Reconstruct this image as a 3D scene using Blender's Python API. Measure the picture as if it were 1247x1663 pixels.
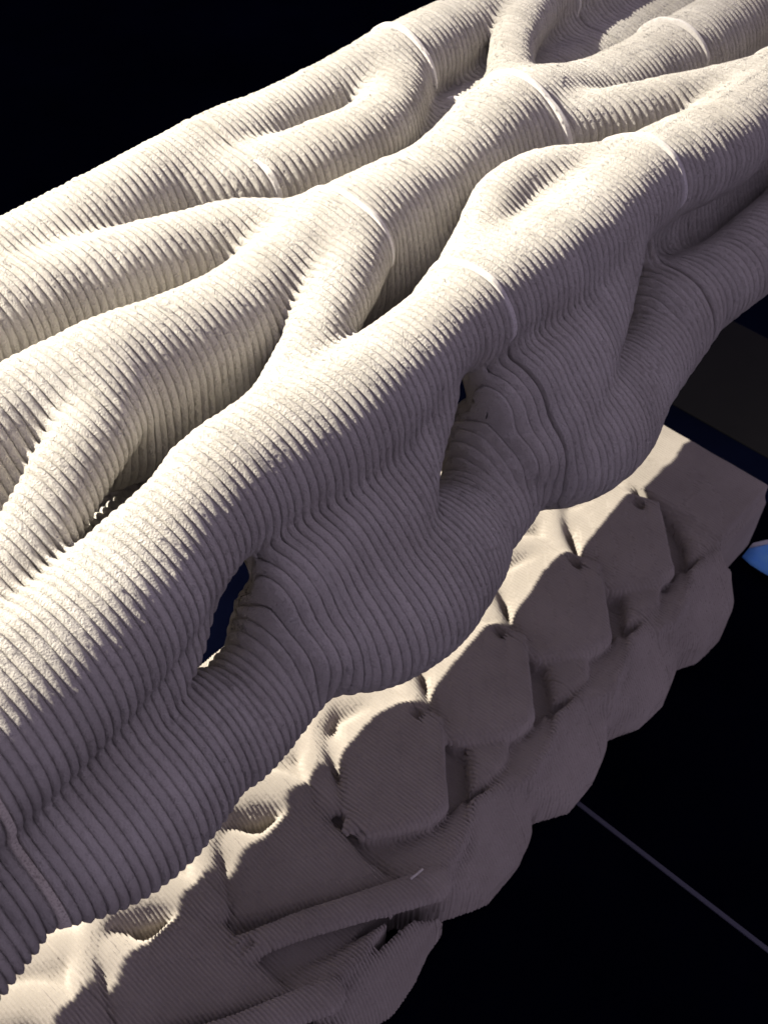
import bpy, math, random
import numpy as np
from mathutils import Matrix, Vector

# ------------------------------------------------------------------ clear
for o in list(bpy.data.objects):
    bpy.data.objects.remove(o, do_unlink=True)
scene = bpy.context.scene
COL = scene.collection
rng = np.random.RandomState(7)
random.seed(7)

# ------------------------------------------------------------------ camera
# world: +X runs along the sculpture (up and right in the picture), +Y away from the viewer, +Z up
RIGHT = Vector((0.6728, -0.7393, 0.0282))
DOWN = Vector((-0.5427, -0.5191, -0.6603))
FWD = Vector((0.5027, 0.4289, -0.7505))
cam_d = bpy.data.cameras.new('camera')
cam = bpy.data.objects.new('camera', cam_d)
COL.objects.link(cam)
m = Matrix.Identity(4)
for i in range(3):
    m[i][0], m[i][1], m[i][2] = RIGHT[i], -DOWN[i], -FWD[i]
m[2][3] = 1.0
cam.matrix_world = m
cam_d.sensor_fit = 'HORIZONTAL'
cam_d.sensor_width = 36.0
cam_d.lens = 52.99
cam_d.clip_start = 0.02
cam_d.clip_end = 500.0
cam_d.dof.use_dof = True
cam_d.dof.focus_distance = 1.65
cam_d.dof.aperture_fstop = 10.0
scene.camera = cam

# ------------------------------------------------------------------ light
# dim violet room light and one hard lamp up at the back left
world = bpy.data.worlds.new('World')
scene.world = world
world.use_nodes = True
bg = world.node_tree.nodes['Background']
bg.inputs[0].default_value = (0.61, 0.52, 0.76, 1)
bg.inputs[1].default_value = 0.195
ld = bpy.data.lights.new('key_lamp', 'SPOT')
ld.energy = 1330.0
ld.color = (1.0, 0.93, 0.80)
ld.shadow_soft_size = 0.02
ld.spot_size = math.radians(58)
ld.spot_blend = 1.0
lamp = bpy.data.objects.new('key_lamp', ld)
COL.objects.link(lamp)
lamp.location = (-0.72, 3.75, 2.55)
lamp.rotation_euler = (lamp.location - Vector((0.48, 0.9, -0.1))).to_track_quat('Z', 'Y').to_euler()

vs = scene.view_settings
vs.view_transform = 'Standard'
vs.look = 'None'
vs.exposure = 1.3
vs.gamma = 1.0
vs.use_curve_mapping = False
scene.render.engine = 'CYCLES'
scene.render.resolution_x = 767
scene.render.resolution_y = 1024

# ------------------------------------------------------------------ materials
def new_mat(name):
    mt = bpy.data.materials.new(name)
    mt.use_nodes = True
    return mt, mt.node_tree, mt.node_tree.nodes['Principled BSDF']

def noise(nt, vec, scale, detail=3.0, rough=0.6):
    n = nt.nodes.new('ShaderNodeTexNoise')
    n.inputs['Scale'].default_value = scale
    n.inputs['Detail'].default_value = detail
    n.inputs['Roughness'].default_value = rough
    nt.links.new(vec, n.inputs['Vector'])
    return n

def clay_material(name, c1, c2, c3, grain_scale=360.0, grain_strength=1.0, grain_dist=0.0055, stain=0.5):
    mt, nt, p = new_mat(name)
    L = nt.links
    tc = nt.nodes.new('ShaderNodeTexCoord')
    v = tc.outputs['Object']
    big = noise(nt, v, 6.5, 6.0, 0.65)
    fine = noise(nt, v, grain_scale * 1.1, 2.0, 0.7)
    r = nt.nodes.new('ShaderNodeValToRGB')
    r.color_ramp.elements[0].position = 0.32
    r.color_ramp.elements[1].position = 0.68
    r.color_ramp.elements[0].color = (*c1, 1)
    r.color_ramp.elements[1].color = (*c2, 1)
    L.new(big.outputs['Fac'], r.inputs[0])
    r2 = nt.nodes.new('ShaderNodeValToRGB')
    r2.color_ramp.elements[0].position = 0.30
    r2.color_ramp.elements[1].position = 0.52
    r2.color_ramp.elements[0].color = (*c3, 1)
    r2.color_ramp.elements[1].color = (1, 1, 1, 1)
    L.new(fine.outputs['Fac'], r2.inputs[0])
    mx = nt.nodes.new('ShaderNodeMixRGB')
    mx.blend_type = 'MULTIPLY'
    mx.inputs[0].default_value = stain
    L.new(r.outputs[0], mx.inputs[1])
    L.new(r2.outputs[0], mx.inputs[2])
    oi = nt.nodes.new('ShaderNodeObjectInfo')
    mr = nt.nodes.new('ShaderNodeMapRange')
    mr.inputs['To Min'].default_value = 0.92
    mr.inputs['To Max'].default_value = 1.04
    L.new(oi.outputs['Random'], mr.inputs['Value'])
    tone = nt.nodes.new('ShaderNodeMixRGB')
    tone.blend_type = 'MULTIPLY'
    tone.inputs[0].default_value = 1.0
    L.new(mx.outputs[0], tone.inputs[1])
    L.new(mr.outputs[0], tone.inputs[2])
    L.new(tone.outputs[0], p.inputs['Base Color'])
    p.inputs['Roughness'].default_value = 0.92
    if 'Diffuse Roughness' in p.inputs:
        p.inputs['Diffuse Roughness'].default_value = 1.0
    p.inputs['Specular IOR Level'].default_value = 0.15
    g1 = noise(nt, v, grain_scale, 3.0, 0.65)
    g2 = noise(nt, v, grain_scale * 0.28, 2.0, 0.5)
    ad = nt.nodes.new('ShaderNodeMath')
    ad.operation = 'MULTIPLY_ADD'
    ad.inputs[1].default_value = 0.6
    L.new(g2.outputs['Fac'], ad.inputs[0])
    L.new(g1.outputs['Fac'], ad.inputs[2])
    b = nt.nodes.new('ShaderNodeBump')
    b.inputs['Strength'].default_value = grain_strength
    b.inputs['Distance'].default_value = grain_dist
    L.new(ad.outputs[0], b.inputs['Height'])
    L.new(b.outputs['Normal'], p.inputs['Normal'])
    return mt

CLAY = clay_material('sandy_clay', (0.54, 0.512, 0.46), (0.66, 0.636, 0.582), (0.72, 0.68, 0.66), stain=0.35)
MORTAR = clay_material('pale_mortar', (0.66, 0.635, 0.59), (0.78, 0.76, 0.72), (0.7, 0.66, 0.6), 260.0, 0.5, 0.0012)
TAN = clay_material('tan_mortar', (0.60, 0.56, 0.48), (0.70, 0.66, 0.58), (0.35, 0.3, 0.28), 300.0, 0.7, 0.0016, 0.7)
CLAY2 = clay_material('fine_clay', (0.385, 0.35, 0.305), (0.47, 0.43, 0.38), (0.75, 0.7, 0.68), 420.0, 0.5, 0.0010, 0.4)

# ------------------------------------------------------------------ printed surfaces
# A printed body is a smooth union of tapering limbs, cut into layers across X.
# Each layer is a rounded bead; neighbouring beads meet in a groove.

def catmull(nodes, sub=4):
    P = np.array(nodes, float)
    if len(P) < 3:
        return P
    Q = np.vstack([2 * P[0] - P[1], P, 2 * P[-1] - P[-2]])
    out = []
    for i in range(1, len(Q) - 2):
        p0, p1, p2, p3 = Q[i - 1], Q[i], Q[i + 1], Q[i + 2]
        for s in range(sub):
            t = s / sub
            out.append(0.5 * ((2 * p1) + (-p0 + p2) * t + (2 * p0 - 5 * p1 + 4 * p2 - p3) * t * t
                              + (-p0 + 3 * p1 - 3 * p2 + p3) * t ** 3))
    out.append(P[-1])
    return np.array(out)

def chain_field(nodes, xs, ys, zs, pad=0.09, sz=1.0):
    """distance to one limb (x, y, z, radius nodes), only over the x range it can touch"""
    P = catmull(nodes)
    rm = P[:, 3].max() + pad
    i0 = max(0, np.searchsorted(xs, P[:, 0].min() - rm))
    i1 = min(len(xs), np.searchsorted(xs, P[:, 0].max() + rm))
    if i1 <= i0:
        return None
    D = np.full((i1 - i0, len(ys), len(zs)), 0.5, np.float32)
    for a, b in zip(P[:-1], P[1:]):
        r = max(a[3], b[3]) + pad
        k0 = max(i0, np.searchsorted(xs, min(a[0], b[0]) - r))
        k1 = min(i1, np.searchsorted(xs, max(a[0], b[0]) + r))
        j0 = np.searchsorted(ys, min(a[1], b[1]) - r); j1 = np.searchsorted(ys, max(a[1], b[1]) + r)
        l0 = np.searchsorted(zs, min(a[2], b[2]) - r); l1 = np.searchsorted(zs, max(a[2], b[2]) + r)
        if k1 <= k0 or j1 <= j0 or l1 <= l0:
            continue
        x = xs[k0:k1, None, None] - a[0]
        y = ys[None, j0:j1, None] - a[1]
        z = (zs[None, None, l0:l1] - a[2]) * sz
        d = (b - a)[:3] * np.array([1, 1, sz])
        dd = float(d @ d) + 1e-12
        t = np.clip((x * d[0] + y * d[1] + z * d[2]) / dd, 0, 1)
        q = np.sqrt((x - t * d[0]) ** 2 + (y - t * d[1]) ** 2 + (z - t * d[2]) ** 2)
        q -= a[3] + t * (b[3] - a[3])
        s = D[k0 - i0:k1 - i0, j0:j1, l0:l1]
        np.minimum(s, q, out=s)
    return i0, i1, D

def smin(a, b, k):
    h = np.maximum(k - np.abs(a - b), 0) / k
    return np.minimum(a, b) - h * h * k * 0.25

def smax(a, b, k):
    h = np.maximum(k - np.abs(a - b), 0) / k
    return np.maximum(a, b) + h * h * k * 0.25

def smooth_noise(shape, cells, seed):
    """cheap value noise on a grid, about -1..1"""
    r = np.random.RandomState(seed)
    out = r.uniform(-1, 1, [c + 2 for c in cells]).astype(np.float32)
    for ax, (n, c) in enumerate(zip(shape, cells)):
        t = np.linspace(0, c, n)
        i = np.minimum(t.astype(int), c)
        f = (t - i); f = f * f * (3 - 2 * f)
        sh = [1, 1, 1]; sh[ax] = n
        f = f.reshape(sh).astype(np.float32)
        out = np.take(out, i, axis=ax) * (1 - f) + np.take(out, i + 1, axis=ax) * f
    return out

def extract(B, xs, ys, zs, strata, base, subs=(-0.5, -0.44, -0.29, 0.0, 0.29, 0.44)):
    """dual surface of the layered body. strata: list of dicts x0, x1, inset(s) function, shift.
    returns per stratum (verts, quads)"""
    ns = len(subs)
    sx, lay, hh = [], [], []
    for li, st in enumerate(strata):
        for s in subs:
            sx.append(st['x0'] + (s + 0.5) * (st['x1'] - st['x0']))
            lay.append(li)
    sx.append(strata[-1]['x1']); lay.append(len(strata) - 1)
    sx = np.array(sx); lay = np.array(lay)
    def inset_at(x):
        li = np.clip(np.searchsorted([s['x0'] for s in strata], x, side='right') - 1, 0, len(strata) - 1)
        out = np.empty(len(x), np.float32)
        for i, (l, xx) in enumerate(zip(li, x)):
            st = strata[l]
            u = (xx - st['x0']) / (st['x1'] - st['x0']) - 0.5
            out[i] = st['inset'](u) + st['shift']
        return out
    # groove slices take the mean inset of both neighbours
    h_sl = inset_at(sx)
    for i in range(0, len(sx) - 1, ns):
        if i > 0:
            a = strata[lay[i] - 1]; b = strata[lay[i]]
            h_sl[i] = 0.5 * (a['inset'](0.5) + a['shift'] + b['inset'](-0.5) + b['shift'])
    mid = np.concatenate([[sx[0] - 1e-3], 0.5 * (sx[1:] + sx[:-1]), [sx[-1] + 1e-3]])
    h_mid = inset_at(mid)
    def sample_x(x):
        t = np.clip((x - xs[0]) / (xs[1] - xs[0]), 0, len(xs) - 1.001)
        i = t.astype(int); f = (t - i).astype(np.float32)[:, None, None]
        return B[i] * (1 - f) + B[i + 1] * f
    ragged = smooth_noise((2, len(ys), len(zs)), (1, len(ys) // 3, len(zs) // 3), 21)[:1]
    def sunk(x):
        li = np.clip(np.searchsorted([s['x0'] for s in strata], x, side='right') - 1, 0, len(strata) - 1)
        r = np.array([strata[l].get('sunk', 0.0) for l in li], np.float32)
        w = np.clip((-0.09 - zs) / 0.06, 0, 1).astype(np.float32)
        j = np.array([1.0 if strata[l]['kind'] == 'joint' else 0.0 for l in li], np.float32)
        wy = np.clip((ys - 1.24) / 0.05, 0, 1).astype(np.float32)
        rb = np.array([strata[l].get('back', 0.0) for l in li], np.float32)
        return r[:, None, None] * w[None, None, :] + rb[:, None, None] * wy[None, :, None] + j[:, None, None] * (0.0014 * ragged)
    V = sample_x(mid) + h_mid[:, None, None] + sunk(mid)          # samples between slices
    S = V < 0
    C = S[:-1, :-1, :-1].astype(np.int8)
    tot = np.zeros(C.shape, np.int8)
    for a in (0, 1):
        for b in (0, 1):
            for c in (0, 1):
                tot += S[a:S.shape[0] - 1 + a, b:S.shape[1] - 1 + b, c:S.shape[2] - 1 + c]
    act = (tot > 0) & (tot < 8)
    idx = -np.ones(act.shape, np.int64)
    cells = np.argwhere(act)
    idx[act] = np.arange(len(cells))
    k, j, l = cells.T
    # start at the mean of the crossings in the cell
    dy = ys[1] - ys[0]; dz = zs[1] - zs[0]
    py = np.zeros(len(k)); pz = np.zeros(len(k)); cnt = np.zeros(len(k))
    for a in (0, 1):
        for c in (0, 1):
            v0 = V[k + a, j, l + c]; v1 = V[k + a, j + 1, l + c]
            mk = (v0 < 0) != (v1 < 0); t = np.where(mk, v0 / np.where(mk, v0 - v1, 1), 0)
            py += mk * t; pz += mk * c; cnt += mk
            v0 = V[k + a, j + c, l]; v1 = V[k + a, j + c, l + 1]
            mk = (v0 < 0) != (v1 < 0); t = np.where(mk, v0 / np.where(mk, v0 - v1, 1), 0)
            py += mk * c; pz += mk * t; cnt += mk
    none = cnt == 0
    cnt[none] = 1
    py /= cnt; pz /= cnt
    py[none] = 0.5; pz[none] = 0.5
    # slide onto the contour of the slice itself
    W = sample_x(sx) + h_sl[:, None, None] + sunk(sx)
    f00 = W[k, j, l]; f10 = W[k, j + 1, l]; f01 = W[k, j, l + 1]; f11 = W[k, j + 1, l + 1]
    for _ in range(4):
        f = (f00 * (1 - py) + f10 * py) * (1 - pz) + (f01 * (1 - py) + f11 * py) * pz
        gy = ((f10 - f00) * (1 - pz) + (f11 - f01) * pz) / dy
        gz = ((f01 - f00) * (1 - py) + (f11 - f10) * py) / dz
        g2 = gy * gy + gz * gz + 1e-3
        py = np.clip(py - f * gy / g2 / dy, -0.15, 1.15)
        pz = np.clip(pz - f * gz / g2 / dz, -0.15, 1.15)
    verts = np.stack([sx[k], ys[j] + py * dy, zs[l] + pz * dz], 1) - np.array(base)
    quads, ql = [], []
    # grid edges along y
    e = S[1:-1, :-1, 1:-1] != S[1:-1, 1:, 1:-1]
    a, b, c = np.argwhere(e).T; fl = S[1:-1, :-1, 1:-1][e]
    q = np.stack([idx[a, b, c], idx[a + 1, b, c], idx[a + 1, b, c + 1], idx[a, b, c + 1]], 1)
    q[~fl] = q[~fl][:, ::-1]
    quads.append(q); ql.append(lay[a])
    # along z
    e = S[1:-1, 1:-1, :-1] != S[1:-1, 1:-1, 1:]
    a, b, c = np.argwhere(e).T; fl = S[1:-1, 1:-1, :-1][e]
    q = np.stack([idx[a, b, c], idx[a, b + 1, c], idx[a + 1, b + 1, c], idx[a + 1, b, c]], 1)
    q[~fl] = q[~fl][:, ::-1]
    quads.append(q); ql.append(lay[a])
    # along x
    e = S[:-1, 1:-1, 1:-1] != S[1:, 1:-1, 1:-1]
    a, b, c = np.argwhere(e).T; fl = S[:-1, 1:-1, 1:-1][e]
    q = np.stack([idx[a, b, c], idx[a, b, c + 1], idx[a, b + 1, c + 1], idx[a, b + 1, c]], 1)
    q[~fl] = q[~fl][:, ::-1]
    quads.append(q); ql.append(lay[a])
    Q = np.concatenate(quads); QL = np.concatenate(ql)
    Q = Q[:, ::-1]
    order = np.argsort(QL, kind='stable'); Q = Q[order]; QL = QL[order]
    return verts, Q, QL

def mesh_from(name, verts, quads, mat):
    u, inv = np.unique(quads, return_inverse=True)
    v = verts[u]; q = inv.reshape(quads.shape)
    me = bpy.data.meshes.new(name)
    me.vertices.add(len(v)); me.vertices.foreach_set('co', v.astype(np.float32).ravel())
    me.loops.add(q.size); me.loops.foreach_set('vertex_index', q.astype(np.int32).ravel())
    me.polygons.add(len(q))
    me.polygons.foreach_set('loop_start', np.arange(0, q.size, 4, dtype=np.int32))
    me.polygons.foreach_set('loop_total', np.full(len(q), 4, np.int32))
    me.polygons.foreach_set('use_smooth', np.ones(len(q), bool))
    me.materials.append(mat)
    me.update(calc_edges=True)
    return me

def pieces(quads):
    """split a layer into its separate rings"""
    u, inv = np.unique(quads, return_inverse=True)
    q = inv.reshape(quads.shape)
    lab = np.arange(len(u))
    while True:
        m_ = lab[q].min(1)
        new = lab.copy()
        for c in range(4):
            np.minimum.at(new, q[:, c], m_)
        new = new[new]
        if (new == lab).all():
            break
        lab = new
    ql = lab[q[:, 0]]
    return [quads[ql == v] for v in np.unique(ql)]

def link(name, me, parent=None):
    o = bpy.data.objects.new(name, me)
    COL.objects.link(o)
    if parent:
        o.parent = parent
    return o

def bead(depth):
    def f(u):
        s = min(1.0, abs(2 * u)) ** 2
        return depth * (0.6 * s + 0.4 * (1 - math.sqrt(max(0.0, 1 - 0.985 * s))))
    return f

def flat_band(proud):
    def f(u):
        return -proud + (0.004 if abs(u) > 0.46 else 0.0)
    return f

# ------------------------------------------------------------------ floor
FLOOR_Z = -1.27
def simple_mat(name, col, rough=0.5, spec=0.3, nscale=None, ncol=None):
    mt, nt, p = new_mat(name)
    p.inputs['Base Color'].default_value = (*col, 1)
    p.inputs['Roughness'].default_value = rough
    p.inputs['Specular IOR Level'].default_value = spec
    if nscale:
        tc = nt.nodes.new('ShaderNodeTexCoord')
        n = noise(nt, tc.outputs['Object'], nscale, 5.0, 0.65)
        r = nt.nodes.new('ShaderNodeValToRGB')
        r.color_ramp.elements[0].position = 0.35
        r.color_ramp.elements[1].position = 0.75
        r.color_ramp.elements[0].color = (*col, 1)
        r.color_ramp.elements[1].color = (*ncol, 1)
        nt.links.new(n.outputs['Fac'], r.inputs[0])
        nt.links.new(r.outputs[0], p.inputs['Base Color'])
    return mt

def box_mesh(name, lo, hi, mat, bevel=0.0):
    import bmesh
    bm = bmesh.new()
    bmesh.ops.create_cube(bm, size=1.0)
    for v in bm.verts:
        for i in range(3):
            v.co[i] = lo[i] if v.co[i] < 0 else hi[i]
    if bevel:
        bmesh.ops.bevel(bm, geom=bm.edges[:], offset=bevel, segments=2, affect='EDGES', profile=0.6)
    me = bpy.data.meshes.new(name)
    bm.to_mesh(me); bm.free()
    me.materials.append(mat)
    return me

BLACK = simple_mat('black_floor', (0.0006, 0.0009, 0.0036), 0.8, 0.0, 2.0, (0.0012, 0.0017, 0.0066))
STRIP = simple_mat('grey_strip', (0.06, 0.062, 0.085), 0.5, 0.3)
GREY = simple_mat('dark_grey_panel', (0.0030, 0.0029, 0.0034), 0.6, 0.05, 2.0, (0.0045, 0.0042, 0.0048))
fl = link('floor', box_mesh('floor', (-60, -60, FLOOR_Z - 0.2), (60, 60, FLOOR_Z), BLACK))
fl['kind'] = 'structure'

jl = link('floor_joint', box_mesh('floor_joint', (1.179, -3.0, FLOOR_Z), (1.189, 0.9, FLOOR_Z + 0.004), STRIP))
jl['kind'] = 'structure'
pn = link('floor_panel', box_mesh('floor_panel', (2.42, 0.2, FLOOR_Z), (2.884, 1.9, FLOOR_Z + 0.006), GREY, 0.002))
pn['kind'] = 'structure'

# ------------------------------------------------------------------ the upper sculpture
J = [-0.333 + 0.485 * k for k in range(7)]          # block joints: -.333 .152 .637 1.122 1.607 2.092 2.577
J0, J1, J2, J3, J4 = J[1:6]
CH = []                                             # (blend, [(x, y, z, r), ...])
def limb(k, *n): CH.append((k, list(n)))

# front top limb
limb(.03, (-.45, .70, -.10, .11), (-.1, .70, -.10, .11), (.152, .725, -.10, .105), (.36, .742, -.098, .096), (.54, .778, -.084, .080), (J1, .795, -.09, .09),
     (.84, .778, -.088, .088), (1.035, .793, -.076, .070), (J2, .80, -.088, .084), (1.36, .795, -.09, .085), (J3, .812, -.088, .086),
     (1.80, .785, -.09, .088), (2.09, .80, -.09, .085), (2.7, .80, -.09, .085))
# middle top limb
limb(.03, (-.45, 1.07, -.10, .09), (-.1, 1.07, -.10, .09), (.30, 1.10, -.10, .09), (.50, 1.09, -.09, .085), (J1, 1.055, -.082, .095),
     (.87, 1.045, -.09, .078), (J2, 1.067, -.09, .092), (1.36, 1.068, -.09, .078), (J3, 1.09, -.09, .098),
     (1.82, 1.075, -.12, .080), (J4, 1.055, -.135, .088), (2.4, 1.05, -.12, .085), (2.7, 1.05, -.12, .085))
# back top limb
limb(.03, (-.45, 1.38, -.10, .09), (.3, 1.38, -.10, .09), (J1, 1.375, -.10, .09), (.87, 1.385, -.09, .078), (J2, 1.39, -.09, .082),
     (1.36, 1.402, -.085, .062), (J3, 1.385, -.09, .085), (1.85, 1.39, -.09, .082), (2.2, 1.38, -.09, .085), (2.7, 1.38, -.09, .085))
# back limb to middle limb
limb(.03, (.40, 1.33, -.10, .07), (.58, 1.31, -.10, .08), (.72, 1.275, -.09, .075), (.86, 1.235, -.085, .068), (1.0, 1.18, -.085, .065), (1.10, 1.10, -.09, .06))
# loop on the back limb
limb(.03, (1.06, 1.33, -.09, .06), (1.16, 1.275, -.09, .072), (1.26, 1.248, -.085, .073), (1.38, 1.245, -.085, .07), (1.48, 1.285, -.085, .065), (1.58, 1.345, -.09, .06))
# diagonals from the middle limb down to the front limb
def diagonal(J):
    limb(.025, (J - .02, 1.02, -.07, .06), (J - .10, .97, -.065, .055), (J - .19, .925, -.07, .052), (J - .28, .878, -.075, .052), (J - .39, .825, -.08, .055), (J - .47, .80, -.09, .06))
diagonal(J1); diagonal(J2); diagonal(J0)
# loop on the front limb
limb(.025, (1.13, .835, -.075, .05), (1.21, .862, -.068, .05), (1.29, .905, -.06, .048), (1.37, .932, -.058, .048), (1.46, .925, -.06, .048), (1.55, .88, -.07, .05), (1.62, .84, -.08, .05))
limb(.03, (1.20, .86, -.10, .055), (1.33, .87, -.105, .058), (1.46, .885, -.10, .058))
# limbs fanning out of the middle node
limb(.025, (1.60, 1.11, -.08, .06), (1.68, 1.165, -.07, .05), (1.79, 1.245, -.065, .05), (1.92, 1.31, -.07, .055), (2.05, 1.36, -.08, .06))
limb(.025, (1.60, 1.04, -.09, .06), (1.68, 1.0, -.085, .062), (1.78, .945, -.08, .060), (1.90, .895, -.08, .06), (2.04, .84, -.085, .06))
# the face under the front limb, block by block
for k, a in enumerate(J[:6]):
    b = a + .485
    f = 1.0 if k < 4 else 0.55              # the lobes flatten out towards the far end
    ya, za = {1: (.01, .03), 2: (-.02, .02)}.get(k, (0, 0))
    zh = {1: .012, 2: .022}.get(k, 0)
    sh = .018 if k == 1 else 0
    # lower limb: wide and forward just after the joint, thin before the next
    if k >= 4:
        limb(.014, (a + .01, .70, -.31, .10), (a + .05, .69, -.298, .088), (a + .12, .668, -.282, .080), (a + .22, .655, -.265, .080), (b - .01, .66, -.26, .085))
    else:
      limb(.014, (a + .01, .70 + ya, -.315 + za, .10), (a + .08, .665 + ya, -.325 + za, .095 + .025 * f), (a + .16, .65 + ya, -.33 + za, .09 + .028 * f), (a + .26, .655 + ya, -.332 + za * .5, .09 + .006 * f),
         (b - .16, .66, -.332 - zh, .084), (b - .06, .676, -.328 - zh, .083), (b - .01, .705 + (-.02 if k == 1 else 0), -.312, .10))
    if k < 4:
        # strut slanting from the front limb down to the next joint
        limb(.012, (b - .17 + sh, .765, -.122, .068), (b - .24 + sh, .720, -.178, .058), (b - .335, .678 + ya, -.212, .060), (a + .06, .658 + ya, -.248, .072), (a + .01, .66 + ya, -.27, .08))
        limb(.024, (a + .015, .705 + ya, -.20, .076), (a + .12, .713 + ya, -.195, .074), (a + .21, .735, -.175, .066), (b - .23, .755, -.15, .06))
        limb(.014, (a + .03, .775, -.13, .055), (a + .045, .735 + ya, -.20, .058), (a + .06, .71 + ya, -.27, .07))
        limb(.014, (a + .03, .765, -.165, .062), (a + .15, .752, -.19, .066), (a + .22, .748, -.20, .058))
    else:
        limb(.03, (a + .0, .86, -.19, .085), (a + .24, .86, -.21, .095), (b - .0, .86, -.19, .085))
        limb(.03, (a + .0, .83, -.29, .08), (a + .24, .83, -.28, .085), (b - .0, .83, -.28, .08))
    # web just before the joint
    limb(.010, (b - .006, .80, -.13, .024), (b - .006, .77, -.20, .020), (b - .006, .735, -.25, .028))
    yb = 1.222 if k <= 1 else 1.19  # added limb, shifted to set where shadow falls on the lower slab
    # the same under the middle limb, then lower limbs added to block the lamp
    limb(.04, (a + .01, 1.06, -.16, .085), (a + .15, 1.045, -.17, .085), (a + .30, 1.05, -.15, .08), (b - .01, 1.06, -.15, .085))
    limb(.03, (a + .01, .99, -.34, .08), (a + .24, 1.02, -.36, .075), (b - .01, .99, -.34, .08))
    limb(.03, (a + .01, yb, -.37, .09), (a + .24, yb, -.37, .09), (b - .01, yb, -.37, .09))
    limb(.03, (a + .01, 1.08, -.38, .07), (a + .24, 1.08, -.38, .085), (b - .01, 1.08, -.38, .07))
    limb(.03, (a + .02, 1.38, -.12, .06), (a + .05, 1.27, -.3, .05))

limb(.03, (1.25, 1.20, -.26, .08), (1.45, 1.20, -.20, .095), (1.7, 1.22, -.19, .10), (2.1, 1.22, -.22, .10), (2.7, 1.22, -.22, .10))
limb(.03, (1.75, 1.33, -.2, .09), (2.1, 1.33, -.2, .1), (2.7, 1.33, -.2, .1))
limb(.03, (1.8, .95, -.25, .09), (2.2, .95, -.25, .10), (2.7, .95, -.25, .10))
BASE = (1.1, 1.0, -0.45)
xs = np.arange(-0.40, 2.66, 0.0128)
ys = np.arange(0.36, 1.62, 0.0085)
zs = np.arange(-0.52, 0.06, 0.0085)
B = np.full((len(xs), len(ys), len(zs)), 0.4, np.float32)
for k, nodes in CH:
    r = chain_field(nodes, xs, ys, zs)
    if r is None:
        continue
    i0, i1, D = r
    B[i0:i1] = smin(B[i0:i1], D, k)
B += 0.0022 * smooth_noise(B.shape, (46, 22, 10), 3) + 0.0007 * smooth_noise(B.shape, (200, 60, 30), 4)

strata = []
NL = 36
half = 0.0046
block_shift = {0: 0.001, 1: 0.0, 2: 0.0, 3: 0.0012, 4: 0.0035, 5: 0.003}
joint_proud = {1: (0.001, TAN), 2: (-0.0012, CLAY), 3: (0.0008, MORTAR), 4: (0.0024, MORTAR), 5: (0.0022, MORTAR)}
for bi in range(6):
    a = J[bi] + half; b = J[bi + 1] - half
    if bi > 0:
        strata.append(dict(x0=J[bi] - half, x1=J[bi] + half, inset=flat_band(joint_proud[bi][0]), shift=0.0, block=bi, kind='joint', sunk={1: 0.0, 2: 0.002}.get(bi, 0.03), back=0.02 if bi == 3 else 0.0, mat=joint_proud[bi][1]))
    p = (b - a) / NL
    cuts = a + p * np.arange(NL + 1)
    cuts[1:-1] += rng.normal(0, p * 0.035, NL - 1)
    for i in range(NL):
        strata.append(dict(x0=cuts[i], x1=cuts[i + 1], inset=bead(p * rng.uniform(.50, .64)), shift=block_shift[bi] + rng.normal(0, .00035), block=bi, kind='layer', mat=CLAY))
strata = [s for s in strata if s['x0'] > -0.16 and s['x1'] < 2.62]
verts, Q, QL = extract(B, xs, ys, zs, strata, BASE)

sculpt = bpy.data.objects.new('printed_sculpture', None)
COL.objects.link(sculpt)
sculpt.location = BASE
sculpt['label'] = 'cream ribbed lattice sculpture of branching limbs, the larger one in sunlight above'
sculpt['category'] = 'sculpture'
blocks = {}
starts = np.searchsorted(QL, np.arange(len(strata))); ends = np.searchsorted(QL, np.arange(len(strata)), side='right')
cam_local = np.array(cam.matrix_world.translation) - np.array(BASE)
rings = []
for i, st in enumerate(strata):
    q = Q[starts[i]:ends[i]]
    if not len(q):
        continue
    if st['kind'] == 'joint':
        for r in pieces(q):
            if len(r) > 40:
                link('mortar_joint', mesh_from('mortar_joint', verts, r, st['mat']), sculpt)
        continue
    for r in pieces(q):
        v = verts[r.ravel()]
        top = v[:, 2].max() + BASE[2]; front = v[:, 1].min() + BASE[1]
        d = np.linalg.norm(v.mean(0) - cam_local)
        seen = 1.0 if (top > -0.08 or front < 0.66) else 0.05
        rings.append((seen * len(r) / d ** 2, st['block'], r, st['mat']))
rings.sort(key=lambda t: -t[0])
for score, bi, r, mt in rings[:300]:
    bl = blocks.get(bi)
    if bl is None:
        bl = bpy.data.objects.new('printed_block', None)
        COL.objects.link(bl); bl.parent = sculpt
        blocks[bi] = bl
    link('clay_layer', mesh_from('clay_layer', verts, r, mt), bl)
if len(rings) > 300:
    rest = link('clay_layer', mesh_from('clay_layer', verts, np.concatenate([t[2] for t in rings[300:]]), CLAY), sculpt)
    rest['kind'] = 'stuff'
print('rings', len(rings))
del B, verts, Q
print('upper done')

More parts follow.
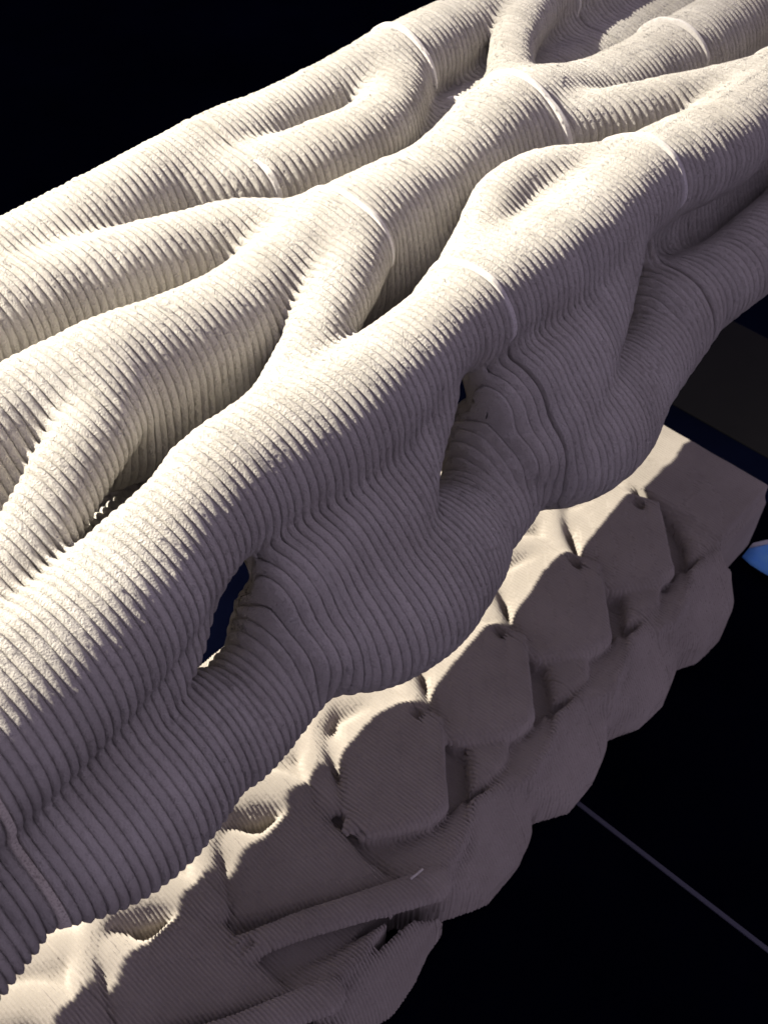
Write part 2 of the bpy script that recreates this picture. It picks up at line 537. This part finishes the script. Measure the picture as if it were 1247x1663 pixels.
# ------------------------------------------------------------------ the lower sculpture
CH2, CUT = [], []
GZ = -1.02
P2 = 0.27
PRISM = []
jit = lambda v=.006: rng.uniform(-v, v)
def plate(h, pts, j=.004, k=.016):
    PRISM.append((k, [(h + x + jit(j), y + jit(j), GZ + z + jit(.003)) for x, y, z in pts]))
for h, near in ((.14, 1), (.42, 1), (.70, 1), (.993, 0), (1.268, 0), (1.545, 0), (1.80, 0)):
    A = lambda pts, dz, r, j=.003: [(h + x + jit(j), y + jit(j), GZ + z + dz, rr * rng.uniform(.92, 1.08)) for (x, y, z), rr in zip(pts, r)]
    if near:
        # wide sunken facet, long roll under it, hollow, then the strip up to the rim
        plate(h, [(-.216, .801, -.035), (.015, .786, -.02), (.011, .657, -.02), (.007, .615, -.04), (.014, .524, -.04), (-.094, .587, -.04), (-.257, .701, -.045)])
        CH2.append((.008, A([(-.273, .652, -.03), (-.185, .608, -.025), (-.075, .546, -.025), (.049, .477, -.025)], -.005, (.024, .026, .028, .032))))
        plate(h, [(-.268, .600, -.085), (-.186, .548, -.075), (-.042, .498, -.045), (-.137, .488, -.01), (-.257, .485, -.01), (-.287, .506, -.03)])
        plate(h, [(-.264, .479, -.012), (-.137, .488, -.012), (-.008, .478, -.022), (.068, .448, -.12), (.012, .441, -.16), (-.062, .421, -.17), (-.125, .408, -.18), (-.193, .433, -.18), (-.252, .464, -.13)], k=.012)
        CUT.append((.004, A([(-.004, .65, -.01), (.017, .644, -.01)], -.005, (.008, .009))))
    else:
        plate(h, [(-.124, .847, -.015), (-.024, .818, 0), (.018, .76, .012), (.031, .686, .02), (-.116, .552, .02), (-.163, .558, .015), (-.269, .638, 0), (-.251, .709, -.015)])
        CH2.append((.006, A([(-.268, .67, -.01), (-.222, .621, -.01), (-.175, .589, -.005), (-.132, .570, -.004)], -.012, (.018, .021, .022, .02))))
        plate(h, [(-.269, .615, -.075), (-.138, .548, -.06), (-.055, .560, -.045), (-.087, .52, -.012), (-.132, .49, -.012), (-.21, .472, -.012), (-.253, .491, -.025), (-.291, .521, -.045)])
        plate(h, [(-.218, .472, -.012), (-.132, .49, -.012), (-.072, .532, -.012), (.038, .525, -.012), (.076, .478, -.10), (.043, .437, -.15), (-.028, .417, -.17), (-.121, .418, -.17), (-.198, .455, -.13)], k=.022)
        plate(h, [(.066, .715, -.035), (.040, .640, -.035), (.002, .590, -.025), (-.05, .55, -.02), (-.01, .53, -.012), (.05, .532, -.012), (.155, .60, -.022), (.19, .70, -.02)], k=.012)
        CUT.append((.005, A([(-.002, .738, .01), (-.008, .716, 0)], -.004, (.012, .014))))
    # fold standing behind the facet, and the dome that ends at the little hole
    CH2.append((.010, A([(-.099, .896, -.01), (-.171, .863, -.01), (-.227, .807, -.01), (-.26, .74, -.02)], -.018, (.034, .032, .030, .026))))
    CH2.append((.010, A([(-.10, .90, -.03), (-.03, .845, -.02), (.006, .79, -.02)], -.02, (.055, .045, .038))))
    CH2.append((.010, A([(-.02, .93, -.02), (.08, .87, -.02), (.14, .78, -.03)], -.03, (.05, .045, .04))))
    plate(h, [(-.25, .84, -.03), (-.105, .96, -.015), (.06, .96, -.015), (.046, .80, -.012), (-.02, .78, -.03), (-.118, .83, -.045), (-.239, .72, -.06), (-.30, .76, -.06)], k=.01)
GB = (1.1, 0.8, FLOOR_Z)
END2 = 2.087
xs2 = np.arange(-0.12, END2 + 0.03, 0.0072)
ys2 = np.arange(0.36, 1.25, 0.0065)
zs2 = np.arange(FLOOR_Z - .01, GZ + 0.05, 0.0065)
B = np.full((len(xs2), len(ys2), len(zs2)), 0.4, np.float32)
Y2 = ys2[None, :, None]; Z2 = zs2[None, None, :]; X2 = xs2[:, None, None]
B = np.minimum(B, np.maximum(np.maximum(np.abs(Y2 - .86) - .33, np.abs(Z2 - (GZ - .195)) - .120), X2 * 0 - 1).astype(np.float32))
# plain end piece
endp = np.maximum(np.maximum(np.abs(Y2 - .85) - .32, np.abs(Z2 - (GZ - .12)) - .11), 1.86 - X2).astype(np.float32)
for k, nodes in CH2:
    r = chain_field(nodes, xs2, ys2, zs2)
    if r: B[r[0]:r[1]] = smin(B[r[0]:r[1]], r[2], k)
def prism_field(P, xs, ys, zs, pad=.06):
    """solid under a tilted polygon"""
    P = np.array(P)
    i0 = max(0, np.searchsorted(xs, P[:, 0].min() - pad)); i1 = np.searchsorted(xs, P[:, 0].max() + pad)
    if i1 <= i0: return None
    x = xs[i0:i1, None]; y = ys[None, :]
    d = np.full((i1 - i0, len(ys)), 9.0); s_ = np.ones_like(d)
    n = len(P)
    for i in range(n):
        a_, b_ = P[i], P[i - 1]
        ex, ey = b_[0] - a_[0], b_[1] - a_[1]
        wx, wy = x - a_[0], y - a_[1]
        t = np.clip((wx * ex + wy * ey) / (ex * ex + ey * ey + 1e-12), 0, 1)
        d = np.minimum(d, (wx - ex * t) ** 2 + (wy - ey * t) ** 2)
        c1 = (y >= a_[1]) & np.ones_like(x, bool); c2 = (y < b_[1]) & np.ones_like(x, bool); c3 = ex * wy > ey * wx
        s_ = np.where((c1 & c2 & c3) | (~c1 & ~c2 & ~c3), -s_, s_)
    d = s_ * np.sqrt(d)
    co = np.linalg.lstsq(np.c_[P[:, :2], np.ones(n)], P[:, 2], rcond=None)[0]
    top = co[0] * x + co[1] * y + co[2]
    nn = math.sqrt(1 + co[0] ** 2 + co[1] ** 2)
    return i0, i1, smax(d[:, :, None], (zs[None, None, :] - top[:, :, None]) / nn, .024).astype(np.float32)
for k, nodes in PRISM:
    r = prism_field(nodes, xs2, ys2, zs2)
    if r: B[r[0]:r[1]] = smin(B[r[0]:r[1]], r[2], k)
B = smin(B, endp, .04)
for k, nodes in CUT:
    r = chain_field(nodes, xs2, ys2, zs2)
    if r: B[r[0]:r[1]] = smax(B[r[0]:r[1]], -r[2], k)
B = np.maximum(B, (FLOOR_Z + .004 - Z2)).astype(np.float32)
B += 0.0012 * smooth_noise(B.shape, (40, 16, 6), 11)
seams = [-0.10 + P2 * n + 0.02 for n in range(0, 8)] + [END2]
strata2 = []
for bi in range(len(seams) - 1):
    a, b = seams[bi] + .0012, seams[bi + 1] - .0012
    if bi:
        strata2.append(dict(x0=seams[bi] - .0012, x1=seams[bi] + .0012, inset=lambda u: .004, shift=0, block=bi, kind='joint'))
    n = max(4, round((b - a) / .0073)); p = (b - a) / n
    for i in range(n):
        strata2.append(dict(x0=a + p * i, x1=a + p * (i + 1), inset=bead(p * .48), shift=rng.normal(0, .00025), block=bi, kind='layer'))
verts, Q, QL = extract(B, xs2, ys2, zs2, strata2, GB, subs=(-.5, -.2, .2))
low = bpy.data.objects.new('printed_sculpture', None)
COL.objects.link(low); low.location = GB
low['label'] = 'smaller finely ribbed slab of folded facets, half in shadow below, on the black floor'
low['category'] = 'sculpture'
blk = np.array([s['block'] for s in strata2])[QL]
for bi in range(len(seams) - 1):
    q = Q[blk == bi]
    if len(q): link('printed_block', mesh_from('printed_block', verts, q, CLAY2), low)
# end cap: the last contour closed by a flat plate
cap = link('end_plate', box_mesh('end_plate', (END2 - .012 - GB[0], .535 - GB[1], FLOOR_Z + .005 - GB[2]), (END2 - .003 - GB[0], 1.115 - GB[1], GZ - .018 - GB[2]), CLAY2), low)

# ------------------------------------------------------------------ small things on the floor
def sheet_mesh(name, rows, thick, mat):
    """a curled sheet with real thickness from rows of points"""
    nr, nc = len(rows), len(rows[0])
    v = [p for r in rows for p in r] + [(p[0], p[1], p[2] - thick) for r in rows for p in r]
    N = nr * nc; f = []
    for i in range(nr - 1):
        for j in range(nc - 1):
            a, b, c, d = i * nc + j, i * nc + j + 1, (i + 1) * nc + j + 1, (i + 1) * nc + j
            f.append((a, b, c, d)); f.append((d + N, c + N, b + N, a + N))
    ring = [j for j in range(nc)] + [i * nc + nc - 1 for i in range(1, nr)] + [(nr - 1) * nc + j for j in range(nc - 2, -1, -1)] + [i * nc for i in range(nr - 2, 0, -1)]
    for a, b in zip(ring, ring[1:] + ring[:1]):
        f.append((b, a, a + N, b + N))
    me = bpy.data.meshes.new(name)
    me.from_pydata(v, [], f); me.update()
    me.polygons.foreach_set('use_smooth', [True] * len(me.polygons))
    me.materials.append(mat)
    return me
BLUE = simple_mat('glossy_blue', (0.08, 0.34, 1.0), 0.3, 0.5, 14.0, (0.25, 0.62, 1.0))
WHITE = simple_mat('white_rim', (0.6, 0.6, 0.62), 0.5, 0.3)
rows = []
for i in range(9):
    t = i / 8
    row = []
    for j in range(9):
        u = j / 8
        w = math.sin(math.pi * min(1, .02 + u * .55)) ** .6
        row.append((0.0 + (t - .5) * .105 * w + .05 * u, -.16 * u, .012 + .035 * t * w + .012 * math.sin(3 * u)))
    rows.append(row)
bs = link('blue_sheet', sheet_mesh('blue_sheet', rows, .003, BLUE))  # blue patch of unknown nature, built as a curled sheet
bs.location = (2.055, .512, FLOOR_Z)
bs.scale = (1.5, 1.6, 1.2)
bs['label'] = 'bright blue curled sheet at the right edge beside the lower slab'
bs['category'] = 'plastic sheet'
rim = link('rim', sheet_mesh('rim', [[(p[0] + d, p[1], p[2] + .0015 + d * .3) for p in rows[-1]] for d in (0, .006, .012)], .004, WHITE), bs)
rim['label'] = 'pale rim of the sheet'
fk = link('flake', sheet_mesh('flake', [[(.000 + .030 * u, -.004 * u + .002 * t, .002 + .001 * math.sin(9 * u)) for u in (0, .25, .5, .75, 1)] for t in (0, 1, 2)], .0015, MORTAR))
fk.location = (.715, .505, GZ + .004)
fk['label'] = 'tiny white flake lying on the lower slab'
fk['category'] = 'flake'
